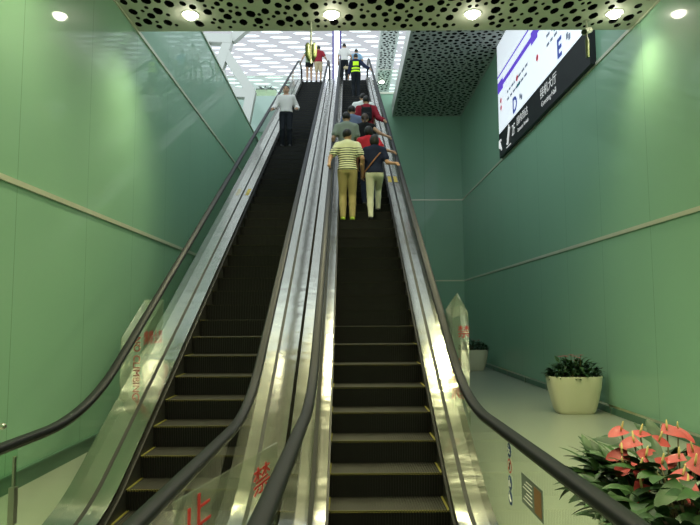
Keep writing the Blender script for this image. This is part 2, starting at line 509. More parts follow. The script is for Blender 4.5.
# hall roof: white panels with rows of long slanting skylight slots
rb = MB()
A1 = Vector((2.55, -.85)); A2 = Vector((.8, 1.2)); O = Vector((-4, 46)); ZR = 31.5
vid = {}
def rv(x, y):
    rb.v.append((x, y, ZR)); return len(rb.v)-1
def corner(i, j):
    if (i, j) not in vid:
        p = O+A1*i+A2*j; vid[(i, j)] = rv(p.x, p.y)
    return vid[(i, j)]
for i in range(-40, 41):
    for j in range(-45, 90):
        cx = O+A1*(i+.5)+A2*(j+.5)
        if not (-42 < cx.x < 42 and 26 < cx.y < 115): continue
        a, b, c, d = corner(i, j), corner(i+1, j), corner(i+1, j+1), corner(i, j+1)
        hx = [(-1.2, -.06), (-.7, -.27), (.75, -.25), (1.2, .06), (.7, .27), (-.75, .25)]
        ids = [rv(cx.x+u, cx.y+w) for u, w in hx]
        for f in ((a, b, ids[1], ids[0]), (b, ids[2], ids[1]), (b, c, ids[3], ids[2]), (c, d, ids[4], ids[3]), (d, ids[5], ids[4]), (d, a, ids[0], ids[5])):
            rb.f.append(f); rb.m.append(0)
struct(rb.build('ceiling.003', M['roof']))

# upper hall slab, its fascias
hf = MB().box((-16, 28, TOP-.3), (-.0, 60, TOP)).box((-2.3, 26.6, TOP-.3), (1.22, 28, TOP)).box((0, 28, TOP-.3), (1.22, 33, TOP)).box((0, 33, TOP-.3), (16, 60, TOP))
struct(hf.build('floor.001', M['hall_floor']))
struct(MB().box((-16, 27.9, TOP-1.7), (-2.25, 28, TOP+.04)).build('wall_fascia', M['fascia']))
struct(MB().box((-16, 28.0, 0), (1.22, 28.2, TOP-.3)).box((1.22, YB+.25, 0), (1.30, 28.2, 11.0)).build('wall_back.001', M['wall_b']))

# ------------------------------------------------------------------ escalators
def fillet_profile(zb, zt, h, dz, rad, y0, y1, nose=(5.086, .20)):
    """list of (y, z): flat at zb, 30 degree incline h above the nosing line, flat at zt"""
    def zl(y): return nose[1]+dz+h+SLOPE*(y-nose[0])
    def yl(z): return nose[0]+(z-nose[1]-dz-h)/SLOPE
    T = rad*math.tan(R(15)); pts = [(y0, zb)]
    yb = yl(zb); s = (yb-T, zb); n = 12
    c = (s[0], zb+rad)
    for i in range(n+1):
        a = R(30)*i/n; pts.append((c[0]+rad*math.sin(a), c[1]-rad*math.cos(a)))
    yt = yl(zt); a0 = (yt-T*math.cos(R(30)), zt-T*math.sin(R(30)))
    last = pts[-1]
    for i in range(1, 8):
        t_ = i/8; pts.append((last[0]+(a0[0]-last[0])*t_, last[1]+(a0[1]-last[1])*t_))
    c = (yt+T, zt-rad)
    for i in range(n+1):
        a = R(30)*(1-i/n); pts.append((c[0]-rad*math.sin(a), c[1]+rad*math.cos(a)))
    pts.append((y1, zt))
    return pts

def sweep(path, prof, x0, mb, mi=0, cap=True):
    n = len(prof); base = len(mb.v); k = len(path)
    for i, (y, z) in enumerate(path):
        a, b = path[max(i-1, 0)], path[min(i+1, k-1)]
        dy, dz = b[0]-a[0], b[1]-a[1]; l = math.hypot(dy, dz) or 1; ny, nz = -dz/l, dy/l
        for (u, w) in prof: mb.v.append((x0+u, y+ny*w, z+nz*w))
    for i in range(k-1):
        for j in range(n):
            mb.f.append((base+i*n+j, base+i*n+(j+1) % n, base+(i+1)*n+(j+1) % n, base+(i+1)*n+j)); mb.m.append(mi)
    if cap:
        mb.f.append(tuple(base+j for j in reversed(range(n)))); mb.m.append(mi)
        mb.f.append(tuple(base+(k-1)*n+j for j in range(n))); mb.m.append(mi)

def ribbon(mb, path, x0, x1, thick, mi=0):
    sweep(path, [(x0, 0), (x1, 0), (x1, -thick), (x0, -thick)], 0, mb, mi)

def at(path, y): return float(np.interp(y, [p[0] for p in path], [p[1] for p in path]))

def make_step_mesh():
    mb = MB(); n = 44; w = 1.0
    # cross pattern of cleats: profile across the width, carried over the tread and down the riser
    xs = []
    for i in range(n):
        a = -w/2+w*i/n; p = w/n
        xs += [(a, 0), (a+p*.5, 0), (a+p*.5, -.012), (a+p, -.012)]
    def strip(f0, f1, mi):
        b = len(mb.v)
        for (x, d) in xs: mb.v.append(f0(x, d)); mb.v.append(f1(x, d))
        for i in range(len(xs)-1):
            mb.f.append((b+2*i, b+2*i+2, b+2*i+3, b+2*i+1)); mb.m.append(mi)
    strip(lambda x, d: (x, .0, d), lambda x, d: (x, .014, d), 2)
    strip(lambda x, d: (x, .014, d), lambda x, d: (x, .40, d), 0)
    rs = [(0, 0), (.004, -.02), (.02, -.12), (.035, -.235)]
    for (ya, za), (yb, zb) in zip(rs, rs[1:]):
        strip(lambda x, d, ya=ya, za=za: (x, ya-d, za), lambda x, d, yb=yb, zb=zb: (x, yb-d, zb), 1)
    # yellow side margins, body underneath
    mb.box((-w/2, .014, -.013), (-w/2+.018, .40, .001), 2)
    mb.box((w/2-.018, .014, -.013), (w/2, .40, .001), 2)
    mb.box((-w/2+.002, .06, -.235), (w/2-.002, .40, -.014), 1)
    me = bpy.data.meshes.new('step'); me.from_pydata(mb.v, [], mb.f)
    for m in (M['tread'], M['riser'], M['yellow']): me.materials.append(m)
    me.polygons.foreach_set('material_index', mb.m); me.update()
    return me
STEP_ME = make_step_mesh()

RAIL_PROF = [(-.034, -.030), (-.026, -.032), (.026, -.032), (.034, -.030), (.040, -.020), (.040, -.006), (.035, .004), (.026, .009), (0, .011), (-.026, .009), (-.035, .004), (-.040, -.006), (-.040, -.020)]

def escalator(label, xc, dz, rail_offs, rail_flat, phase, deck_left, deck_right):
    root = empty('escalator', (xc, 0, 0))
    tag(root, label, 'escalator', 'pair of escalators')
    nose = (5.086, .20)
    stepline = fillet_profile(0.0, TOP, 0, dz, 1.5, -2, 30)
    deck = fillet_profile(.14, TOP+.10, .16, dz, 2.0, .75, 27.2)
    rail = fillet_profile(rail_flat, TOP+1.0, .99, dz, 2.6, 1.15, 26.9)
    # steps
    k = 0
    y = nose[0]+phase-STEP*8
    while y < 26.6:
        if y > 2.0:
            o = bpy.data.objects.new('step', STEP_ME); COL.objects.link(o); o.parent = root
            o.location = (0, y, at(stepline, y)+.0)
        y += STEP
    # landing plates
    mb = MB(); mb.box((-.5, .6, .0), (.5, 2.05, .012)); 
    for i in range(28): mb.box((-.5+i/28, 2.05, .0), (-.5+i/28+.018, 2.2, .008))
    mb.build('comb_plate', M['steel_side'], root)
    MB().box((-.5, 26.55, TOP-.02), (.5, 27.6, TOP+.012)).build('comb_plate', M['steel_side'], root)
    for side in (-1, 1):
        rail_off = rail_offs[0] if side < 0 else rail_offs[1]
        xr = side*rail_off
        far = deck_left if side < 0 else deck_right
        # skirt
        sk = MB()
        low = [(p[0], p[1]-.62) for p in deck]
        base = len(sk.v)
        x_s = side*.503
        for p, q in zip(deck, low): sk.v += [(x_s, p[0], p[1]), (x_s, q[0], max(q[1], .001))]
        for i in range(len(deck)-1): sk.f.append((2*i, 2*i+1, 2*i+3, 2*i+2)); sk.m.append(0)
        # brush strip along the skirt
        ribbon(sk, [(p[0], p[1]-.085) for p in deck], min(x_s, side*.485), max(x_s, side*.485), .025, 0)
        sk.build('skirt_panel', M['skirt'], root)
        # inner deck
        a, b = side*.503, side*(rail_off-.018)
        dk = MB(); ribbon(dk, deck, min(a, b), max(a, b), .02); dk.build('inner_deck', M['steel'], root, smooth='auto')
        g = MB(); ribbon(g, [(p[0], p[1]-.004) for p in deck], xr-.018, xr+.018, .03); g.build('glass_gasket', M['groove'], root)
        # outer deck, in strips with dark joints between them
        a, b = rail_off+.018, far
        od = MB(); width = b-a; ns = 1
        for i in range(ns):
            u0 = a+width*i/ns+(.0 if i == 0 else .008); u1 = a+width*(i+1)/ns
            x0, x1 = sorted((side*u0, side*u1)); ribbon(od, deck, x0, x1, .03, 0)
        x0, x1 = sorted((side*a, side*b)); ribbon(od, [(p[0], p[1]-.02) for p in deck], x0, x1, .03, 1)
        od.build('outer_deck', [M['steel'], M['groove']], root, smooth='auto')
        # cladding below the deck
        cl = MB(); xo = side*far
        for p in deck:
            cl.v += [(xo, p[0], p[1]-.03), (xo, p[0], max(p[1]-1.15, 0.001))]
        for i in range(len(deck)-1): cl.f.append((2*i, 2*i+1, 2*i+3, 2*i+2)); cl.m.append(0)
        cl.build('side_cladding', M['steel_side'], root)
        # balustrade glass
        gl = MB(); ys = np.concatenate([np.linspace(1.0, 8, 40), np.linspace(8.5, 22, 12), np.linspace(22.5, 26.9, 24)])
        for yy in ys:
            zb, zt = at(deck, yy)-.01, at(rail, yy)-.03
            gl.v += [(xr, yy, zb), (xr, yy, zt)]
        for i in range(len(ys)-1): gl.f.append((2*i, 2*i+1, 2*i+3, 2*i+2)); gl.m.append(0)
        gl.build('balustrade_glass', M['glass'], root)
        # handrail with rounded newel ends
        rr = (rail_flat-.42)/2; path = []
        for i in range(13):
            a_ = -PI/2-PI*i/12; path.append((1.15+rr*math.cos(a_), rail_flat-rr+rr*math.sin(a_)))
        path = [(1.6, rail_flat-2*rr)]+path+rail[1:-1]
        zt = TOP+1.0; rt = (zt-(TOP+.35))/2
        for i in range(13):
            a_ = PI/2-PI*i/12; path.append((26.9+rt*math.cos(a_), zt-rt+rt*math.sin(a_)))
        hr = MB(); sweep(path, RAIL_PROF, xr, hr); hr.build('handrail', M['rubber'], root, smooth='auto')
        tr = MB(); sweep([(p[0], p[1]) for p in rail], [(-.02, -.05), (.02, -.05), (.02, -.034), (-.02, -.034)], xr, tr)
        tr.build('handrail_guide', M['rail_track'], root)
    # truss underside
    ub = MB(); low = [(p[0], max(p[1]-1.15, .0015)) for p in deck if p[1] > 1.1]
    ribbon(ub, low, -deck_left, deck_right, .02); ub.build('underside_panel', M['steel_side'], root)
    return root, rail, deck

XCR, XCL = .32, -1.44
ESC_R, RAIL_RR, DECK_R = escalator('right-hand escalator carrying most of the riders up beside the potted plants', XCR, 0, (.62, .62), 1.10, 0, .855, .80)
ESC_L, RAIL_LL, DECK_L = escalator('left-hand escalator with a man in a white shirt riding down along the green wall', XCL, -.11, (.665, .63), 1.01, -.02, .925, .855)

def part_text(parent, name, items, m, label=None):
    mb = MB()
    for it in items: put_text(mb, *it[:5], **(it[5] if len(it) > 5 else {}))
    o = mb.build(name, m, parent)
    if label: o['label'] = label
    return o

# yellow stickers on the inner decks
def deck_sticker(root, deck, x, y, lab):
    z0, z1 = at(deck, y), at(deck, y+.35)
    mb = MB().add([(x-.035, y, z0+.003), (x+.035, y, z0+.003), (x+.035, y+.35, z1+.003), (x-.035, y+.35, z1+.003)], [(0, 1, 2, 3)])
    o = mb.build('warning_sticker', M['sticker_yellow'], root); o['label'] = lab
deck_sticker(ESC_L, DECK_L, -.565, 11.9, 'yellow warning sticker on the inner deck')
deck_sticker(ESC_R, DECK_R, .56, 12.3, 'yellow warning sticker on the inner deck')
deck_sticker(ESC_R, DECK_R, .68, 12.3, 'yellow warning sticker on the outer deck')

# round stickers and notice plate on the inside of the right balustrade glass
def disc(mb, c, r, mi, x, seg=24):
    mb.add([(x, c[0]+r*math.cos(2*PI*i/seg), c[1]+r*math.sin(2*PI*i/seg)) for i in range(seg)], [tuple(reversed(range(seg)))], mi)
xs_ = .62-.004
for i, z in enumerate((.995, .905, .81, .725)):
    mb = MB(); y = 3.62
    if i == 1:
        disc(mb, (y, z), .042, 0, xs_); disc(mb, (y, z), .031, 1, xs_-.001)
        mb.box((xs_-.003, y-.012, z-.02), (xs_-.002, y+.004, z+.02), 2)
        mb.add([(xs_-.002, y-.03, z+.022), (xs_-.002, y-.022, z+.03), (xs_-.002, y+.03, z-.022), (xs_-.002, y+.022, z-.03)], [(0, 1, 2, 3)], 0)
        mats = [M['red_sticker'], M['white_paint'], M['black_paint']]
    else:
        disc(mb, (y, z), .042, 0, xs_)
        if i == 0:
            mb.tube([(xs_-.002, y+.02, z-.022), (xs_-.002, y, z), (xs_-.002, y-.018, z+.004)], .004, 6, 1)
            disc(mb, (y+.008, z+.022), .008, 1, xs_-.002, 12)
            mb.tube([(xs_-.002, y+.024, z+.008), (xs_-.002, y-.02, z-.02)], .003, 6, 1)
        elif i == 2:
            mb.tube([(xs_-.002, y+.006, z+.012), (xs_-.002, y+.004, z-.02)], .006, 6, 1); disc(mb, (y+.006, z+.022), .008, 1, xs_-.002, 12)
            mb.tube([(xs_-.002, y-.014, z+.0), (xs_-.002, y-.014, z-.02)], .004, 6, 1)
        else:
            mb.tube([(xs_-.002, y+.012, z+.015), (xs_-.002, y-.002, z-.005), (xs_-.002, y-.02, z-.018)], .005, 6, 1); disc(mb, (y+.014, z+.024), .007, 1, xs_-.002, 12)
        mats = [M['blue_sticker'], M['white_paint']]
    o = mb.build('safety_sticker', mats, ESC_R)
    o['label'] = ['round blue sticker with a white figure', 'round white sticker with a red ring and bar', 'round blue sticker with a figure holding a child', 'round blue sticker with a leaning figure'][i]
pl = MB().box((xs_, 3.02, .775), (xs_+.003, 3.38, .93), 0)
pl.box((xs_-.002, 3.04, .79), (xs_, 3.15, .915), 1)
for i in range(6): pl.box((xs_-.002, 3.19, .80+i*.02), (xs_, 3.35-(i % 3)*.03, .804+i*.02), 2)
o = pl.build('notice_plate', [M['grey_plate'], M['orange'], M['white_paint']], ESC_R); o['label'] = 'grey notice plate with an orange panel'

# ------------------------------------------------------------------ anti-climb acrylic guards
def acrylic_box(name, label, pts, group, tilt=None):
    """wedge: pts = lower outline in plan + heights"""
    root = empty(name, pts['loc']); tag(root, label, 'climbing guard', group)
    return root
# left guard
g = empty('climbing_guard', (-2.235, 6.3, 0)); tag(g, 'clear acrylic climbing guard with red lettering outside the left handrail', 'climbing guard')
w, d0 = .22, .7
z0, z0b, z1, z2 = at(DECK_L, 6.3)+.003, at(DECK_L, 7.0)+.003, 1.56, 1.98
V = [(-w/2, 0, z0), (w/2, 0, z0), (w/2, 0, z1), (-w/2, 0, z1), (-w/2, d0, z0b), (w/2, d0, z0b), (w/2, d0, z2), (-w/2, d0, z2)]
MB().add(V, [(0, 1, 2, 3), (0, 3, 7, 4), (1, 5, 6, 2), (3, 2, 6, 7), (4, 7, 6, 5)]).build('acrylic_shell', M['acrylic'], g)
tx = MB(); put_text(tx, 'NO CLIMBING', .10, (.055, -.004, 1.26), (0, 0, -1), (1, 0, 0), extrude=.001)
o = tx.build('lettering', M['red_paint'], g); o['label'] = 'red english warning running down the front'
tx = MB(); put_text(tx, '禁止攀爬', .16, (w/2+.004, .35, 1.55), (0, -1, 0), (0, 0, 1), extrude=.001)
o = tx.build('lettering', M['red_paint'], g); o['label'] = 'red chinese warning on the side'
# right guard
g = empty('climbing_guard', (1.06, 5.75, 0)); tag(g, 'clear acrylic climbing guard with a pointed top outside the right handrail', 'climbing guard')
w = .15; zd0, zd1 = at(DECK_R, 5.75)+.003, at(DECK_R, 6.15)+.003
V = [(-w/2, 0, zd0), (w/2, 0, zd0), (w/2, 0, 1.80), (-w/2, 0, 1.76), (-w/2, .4, zd1), (w/2, .4, zd1), (w/2, .4, 1.88), (-w/2, .4, 1.84), (-.02, .03, 2.0)]
MB().add(V, [(0, 1, 2, 3), (0, 3, 7, 4), (1, 5, 6, 2), (3, 2, 6, 7), (4, 7, 6, 5), (3, 2, 8), (2, 6, 8), (6, 7, 8), (7, 3, 8)]).build('acrylic_shell', M['acrylic'], g)
for i, ch in enumerate('禁止攀爬'):
    tx = MB(); put_text(tx, ch, .125, (.03 if i == 0 else -.07+.01*i, -.004, 1.62 if i == 0 else 1.50-.15*i), (1, 0, 0), (0, 0, 1), extrude=.001)
    o = tx.build('lettering', M['red_paint'], g); o['label'] = 'red warning character'
# middle guard between the two escalators
g = empty('climbing_guard', (-.57, 3.4, .14)); tag(g, 'clear acrylic sheet with red characters standing between the two handrails', 'climbing guard')
P0, P1 = Vector((-.17, -.75, 0)), Vector((.10, .65, 0))
dr = (P1-P0).normalized(); L_ = (P1-P0).length; up = Vector((0, 0, 1))
sh = MB(); nn = dr.cross(up)*.005
q = [P0, P1, P1+up*.82, P0+up*.86]
sh.add([p-nn for p in q]+[p+nn for p in q], [(0, 1, 2, 3), (7, 6, 5, 4), (0, 4, 5, 1), (1, 5, 6, 2), (2, 6, 7, 3), (3, 7, 4, 0)])
sh.build('acrylic_sheet', M['acrylic'], g)
front = -dr.cross(up)*.008 if (dr.cross(up)).y > 0 else dr.cross(up)*.008
for ch, q, h_ in (('禁', .78, .66), ('止', .15, .74)):
    tx = MB(); put_text(tx, ch, .17, P0+dr*(L_*q)+up*h_+front, dr*1.9, up, extrude=.001)
    o = tx.build('lettering', M['red_paint'], g); o['label'] = 'red warning character'

# ------------------------------------------------------------------ downlights
LIGHTS = []
def downlight(x, y, z, label, watt=130, r=.105, group='ceiling downlights'):
    root = empty('downlight', (x, y, z)); tag(root, label, 'light', group)
    MB().lathe([(r, -.004), (r+.028, -.012), (r+.03, .0), (r, .03)], n=28).build('ring', M['lamp_ring'], root, smooth='auto')
    MB().lathe([(.001, -.085), (r*.4, -.078), (r*.75, -.052), (r*.95, -.02), (r, .0), (r, .02)], n=28).build('lens', M['lamp'], root, smooth='auto')
    ld = bpy.data.lights.new('downlight_beam', 'SPOT'); ld.energy = watt; ld.spot_size = R(132); ld.spot_blend = 1.0
    ld.shadow_soft_size = r; ld.color = (1.0, .95, .54)
    lo = bpy.data.objects.new('downlight_beam', ld); COL.objects.link(lo); lo.parent = root; lo.location = (0, 0, -.10)
    return root
where = ['beside the left wall', 'second from the left wall', 'second from the right wall', 'beside the right wall']
for i, (x, y) in enumerate(lights_far):
    downlight(x, y, CEIL, 'lit round downlight near the front edge of the perforated ceiling, %s' % where[i], 330 if i < 3 else 150)
for j, yy in enumerate((6.0, 2.8, -.6, -4.0)):
    for i, (x, _) in enumerate(lights_far):
        downlight(x, yy, CEIL, 'lit round downlight %s, %s' % (['above the escalator foot', 'over the front planter', 'above the camera', 'at the rear of the lobby'][j], where[i]), 330)
downlight(1.85, 31.5, 14.28, 'lit downlight at the far end of the narrow perforated strip', 90, .12)

# ------------------------------------------------------------------ sign on the right wall
sg = empty('direction_sign', (XR, 14.5, 6.6)); tag(sg, 'large backlit direction sign with a black lower band on the right wall', 'sign')
y0, y1 = 18.1-14.5, 11.15-14.5
xf = -.11
MB().box((xf, y1, .68), (0, y0, 3.45)).build('lit_panel', M['sign_white'], sg)
MB().box((xf-.004, y1, -.06), (0, y0, .68)).build('black_band', M['sign_black'], sg)
X = (0, -1, 0); Z = (0, 0, 1)
def sx(y): return y-14.5
xx = xf-.008
for body, size, yc, zc, q in (('接机大厅', .29, 13.55, .43, 1), ('Greeting Hall', .19, 13.55, .17, 1), ('国内到达', .26, 15.65, .43, 1),
                              ('Domestic Arrivals', .16, 15.6, .18, .85), ('2F', .44, 16.5, .33, .75)):
    tx = MB(); put_text(tx, body, size, (xx, sx(yc), zc), X, Z, sx=q, bold=-.004); tx.build('white_lettering', M['sign_text'], sg)
def stroke(mb, pts, r): mb.tube([(xx, p[0], p[1]) for p in pts], r, 6)
tx = MB()
stroke(tx, [(sx(17.17), .12), (sx(17.1), .12), (sx(16.9), .5), (sx(16.84), .5)], .035)
stroke(tx, [(sx(17.17), .27), (sx(17.1), .27), (sx(16.93), .62)], .02)
stroke(tx, [(sx(17.25), .03), (sx(16.8), .03)], .015)
tx.build('escalator_pictogram', M['sign_text'], sg)
tx = MB()
stroke(tx, [(sx(17.8), .12), (sx(18.0), .42)], .03)
stroke(tx, [(sx(18.02), .22), (sx(18.02), .44), (sx(17.84), .44)], .03)
tx.build('arrow', M['sign_text'], sg)
for ch, yc in (('D', 16.3), ('E', 12.75)):
    bl = MB(); put_text(bl, ch, .60, (xx, sx(yc), .97), X, Z, bold=.018)
    o = bl.build('blue_letter', M['sign_blue'], sg); o['label'] = 'large blue letter ' + ch
pb = MB().box((xx, y1, 2.02), (xf, y0, 2.16)); pb.box((xx-.001, sx(18.08), 1.93), (xf, sx(17.5), 2.25)); pb.box((xx-.001, sx(14.7), 1.93), (xf, sx(14.2), 2.25))
pb.box((xx, y1, 2.42), (xf, y0, 2.47))
pb.build('route_line', M['sign_purple'], sg)
rnd = random.Random(3)
for yc in (16.15, 12.65):
    for row, z in enumerate((1.62, 1.40)):
        yy = yc+.9
        while yy > yc-1.0:
            l = rnd.uniform(.08, .26); MB().box((xx, sx(yy-l), z-.03), (xf, sx(yy), z+.03)).build('small_print', M['sign_grey'], sg); yy -= l+rnd.uniform(.05, .14)
    for k, (dy, z) in enumerate(((-.32, 1.05), (-.45, .98))): MB().box((xx, sx(yc+dy-.1), z-.08), (xf, sx(yc+dy), z+.05)).build('small_print', M['sign_grey'], sg)
rd = MB()
for (y, z) in ((17.75, 1.40), (17.75, 1.62), (16.0, 1.62), (14.25, 1.42)):
    rd.add([(xx-.002, sx(y)+.085*math.cos(2*PI*i/16), z+.085*math.sin(2*PI*i/16)) for i in range(16)], [tuple(reversed(range(16)))])
rd.build('red_dot', M['sign_red'], sg)
MB().box((xx, sx(12.9), 1.5), (xf, sx(13.05), 1.78)).box((xx, sx(15.75), 1.36), (xf, sx(16.05), 1.45)).build('teal_bar', M['sign_teal'], sg)

# ------------------------------------------------------------------ cameras hanging from the soffit
c = empty('ceiling_camera', (3.89, 9.45, CEIL)); tag(c, 'surveillance camera on a short pole at the ceiling edge in front of the sign', 'camera')
MB().lathe([(.05, -.01), (.05, 0)], n=16).tube([(0, 0, 0), (0, 0, -.42)], .014, 10).build('pole', M['cam_body'], c)
MB().tube([(.10, .12, -.10), (-.09, -.12, -.25)], .05, 16).build('housing', M['cam_body'], c, smooth='auto')
MB().tube([(-.09, -.12, -.25), (-.094, -.125, -.253)], .04, 16).build('lens', M['cam_lens'], c)
MB().tube([(.0, 0, -.28), (.0, 0, -.33), (.0, .0, -.62)], [.02, .035, .03], 12).build('bracket', M['cam_lime'], c, smooth='auto')
c = empty('ceiling_sensor', (-.58, 9.45, CEIL)); tag(c, 'slim pole with two lime housings hanging from the ceiling above the left escalator', 'sensor')
MB().lathe([(.04, -.01), (.04, 0)], n=16).tube([(0, 0, 0), (0, 0, -.70)], .016, 10).build('pole', M['cam_body'], c)
for s in (-1, 1):
    MB().tube([(s*.052, 0, -.36), (s*.055, 0, -.40), (s*.052, 0, -.56), (s*.035, 0, -.66)], [.022, .042, .040, .02], 14).build('housing', M['cam_lime'], c, smooth=True)

# ------------------------------------------------------------------ low guard rail along the right wall
g = empty('guard_rail', (XR-.09, 0, 0)); tag(g, 'low steel guard rail along the foot of the right wall', 'rail')
MB().box((-.012, .5, .15), (.012, YB-.1, .19)).build('rail_bar', M['chrome'], g)
for i in range(13):
    y = 2.2+i*1.75
    if y < YB-.2:
        MB().box((-.012, y-.018, 0), (.012, y+.018, .15)).build('post', M['chrome'], g)

# ------------------------------------------------------------------ glass barrier between the left wall and the left escalator
b = empty('glass_barrier', (-2.83, 4.15, 0)); tag(b, 'clear glass barrier pane with a clamp post beside the left handrail', 'barrier')
MB().box((-.55, -.006, .06), (.615, .006, .95)).build('pane', M['glass_pane'], b)
MB().box((.592, -.012, 0), (.606, .012, .86)).box((.58, -.025, .42), (.618, .025, .66)).build('clamp_post', M['steel_side'], b)
MB().tube([(-.66, 0, 1.01), (.49, 0, 1.055), (.52, 0, 1.057), (.53, 0, 1.058)], [.024, .024, .022, .012], 14).build('rail_tube', M['chrome'], b, smooth='auto')
MB().beam((-.55, 0, 0), (-.55, 0, 1.0), .04, .04).build('post', M['steel_side'], b)

# ------------------------------------------------------------------ plants
def tub_mesh(lx, ly, h, taper=.70, n=64, e=3.6):
    """rounded rectangular tub: superellipse plan, belly narrowing to the foot"""
    mb = MB(); rings = [(taper*.93, .0), (taper, .02), (taper+.05, .10*h), (taper+.15, .35*h), (.955, .72*h), (1.0, h), (.995, h+.012), (.955, h+.012), (.94, h-.02), (.92, h-.08)]
    for (s, z) in rings:
        for j in range(n):
            a = 2*PI*j/n; ca, sa = math.cos(a), math.sin(a)
            k = (abs(ca)**e+abs(sa)**e)**(-1/e)
            mb.v.append((lx/2*s*k*ca, ly/2*s*k*sa, z))
    for i in range(len(rings)-1):
        for j in range(n):
            mb.f.append((i*n+j, i*n+(j+1) % n, (i+1)*n+(j+1) % n, (i+1)*n+j)); mb.m.append(0)
    mb.f.append(tuple(reversed(range(n)))); mb.m.append(0)
    return mb
def soil_mesh(lx, ly, z, n=40, e=3.6):
    mb = MB()
    for j in range(n):
        a = 2*PI*j/n; ca, sa = math.cos(a), math.sin(a); k = (abs(ca)**e+abs(sa)**e)**(-1/e)
        mb.v.append((lx/2*.93*k*ca, ly/2*.93*k*sa, z))
    mb.v.append((0, 0, z+.03))
    for j in range(n): mb.f.append((j, (j+1) % n, n)); mb.m.append(0)
    return mb

def leaf(mb, base, direction, length, width, curl, mi=0, heart=False, roll=0.0, seg=7):
    d = Vector(direction).normalized(); side = d.cross(Vector((0, 0, 1)))
    side = side.normalized() if side.length > .05 else Vector((1, 0, 0))
    side = (Matrix.Rotation(roll, 3, d) @ side); n = side.cross(d)
    p = Vector(base); rows = []
    ds = length/seg; cur = d.copy()
    for i in range(seg+1):
        t_ = i/seg
        if heart: w = width*(1.0-t_)**.62*(t_+.16)**.30*1.15 if t_ < 1 else 0
        else: w = width*math.sin(PI*min(1, t_*.93+.07))**.8*(1-t_*.25) if t_ < 1 else .002
        fold = .18
        rows.append((p+side*w+n*w*fold, p.copy(), p-side*w+n*w*fold))
        rot = Matrix.Rotation(-curl/seg, 3, side); cur = rot @ cur; n = rot @ n
        p = p+cur*ds
    vs = [q for r_ in rows for q in r_]
    fs = []
    for i in range(seg):
        for j in (0, 1):
            fs.append((i*3+j, i*3+j+1, (i+1)*3+j+1, (i+1)*3+j))
    mb.add(vs, fs, mi)

def bushy_tub(loc, label, lx, ly, h, nleaf, rz=0, nflower=7, seed=1, spread=1.0):
    rd_ = random.Random(seed)
    root = empty('potted_plant', loc, rz); tag(root, label, 'potted plant', 'cream tubs of plants')
    tub_mesh(lx, ly, h).build('pot', M['tub'], root, smooth='auto')
    soil_mesh(lx, ly, h-.06).build('soil', M['soil'], root)
    fo = MB()
    for i in range(nleaf):
        a = rd_.uniform(0, 2*PI); rr = math.sqrt(rd_.random()); q = max(0, 1-rr*rr)
        bx, by = lx*.48*rr*math.cos(a), ly*.40*rr*math.sin(a)
        z = h-.04+rd_.uniform(.02, .30)*(.35+.65*q)*spread
        el = rd_.uniform(.1, 1.2)
        dirv = (math.cos(a)*math.cos(el)+rd_.uniform(-.4, .4), math.sin(a)*math.cos(el)+rd_.uniform(-.4, .4), math.sin(el))
        leaf(fo, (bx, by, z), dirv, rd_.uniform(.10, .19), rd_.uniform(.025, .045), rd_.uniform(.4, 1.3), rd_.choice((0, 0, 1)), seg=4)
    for i in range(26):
        a = rd_.uniform(0, 2*PI); rr = rd_.uniform(.1, .9)
        x, y = lx*.36*rr*math.cos(a), ly*.34*rr*math.sin(a)
        fo.tube([(x, y, h-.07), (x*1.1, y*1.1, h+.12*(1.2-rr))], .006, 5, 2)
    fo.build('foliage', [M['leaf'], M['leaf2'], M['stem']], root, smooth=True)
    for i in range(nflower):
        f = MB(); a = rd_.uniform(0, 2*PI); x, y = rd_.uniform(-.25, .25)*lx, rd_.uniform(-.3, .2)*ly; z = h+rd_.uniform(.20, .31)*spread
        for k in range(5):
            b_ = a+2*PI*k/5; leaf(f, (x, y, z), (math.cos(b_), math.sin(b_), .45), .065, .03, .5, 0, seg=3)
        f.tube([(x*.8, y*.8, h+.05), (x, y, z)], .004, 5, 1)
        f.build('flower', [M['pink'], M['stem']], root, smooth=True)
    return root
bushy_tub((4.13, 11.25, 0), 'cream tub of dark leafy plants with pink flowers beside the right wall, nearer of two', .96, .62, .66, 420, 0, 9, 4, 1.25)
bushy_tub((4.05, 19.9, 0), 'cream tub with a low plant against the right wall near the end wall', .96, .62, .66, 260, 0, 6, 9, 1.2)

# front planter of anthuriums
ap = empty('flower_planter', (1.96, 3.62, 0), R(-8)); tag(ap, 'cream planter of red anthuriums standing by the foot of the right escalator', 'planter')
LX, LY, PH = .86, 1.5, .60
tub_mesh(LX, LY, PH, .82).build('pot', M['tub'], ap, smooth='auto')
soil_mesh(LX, LY, PH-.07).build('soil', M['soil'], ap)
fo = MB(); rd_ = random.Random(21)
for i in range(460):
    x, y = rd_.uniform(-.46, .46)*LX, rd_.uniform(-.46, .46)*LY
    a = math.atan2(y*.6, x)+rd_.uniform(-.9, .9); el = rd_.uniform(.15, 1.15)
    hgt = rd_.uniform(.02, .36)*(1.0 if x > -.15 else .62)
    dirv = (math.cos(a)*math.cos(el), math.sin(a)*math.cos(el), math.sin(el))
    bb = Vector((x, y, PH-.06)); tp = bb+Vector((dirv[0]*.09, dirv[1]*.09, hgt))
    if i % 2: fo.tube([bb, (bb+tp)/2+Vector((0, 0, .02)), tp], .004, 5, 2)
    if rd_.random() < .45 and x > -.2:
        leaf(fo, tp, (dirv[0], dirv[1], dirv[2]*.3), rd_.uniform(.17, .26), rd_.uniform(.06, .085), rd_.uniform(.3, 1.2), 0 if rd_.random() < .6 else 1, heart=True, roll=rd_.uniform(-.5, .5))
    else:
        leaf(fo, tp, dirv, rd_.uniform(.20, .32), rd_.uniform(.036, .058), rd_.uniform(.4, 1.5), 0 if rd_.random() < .65 else 1, roll=rd_.uniform(-.6, .6))
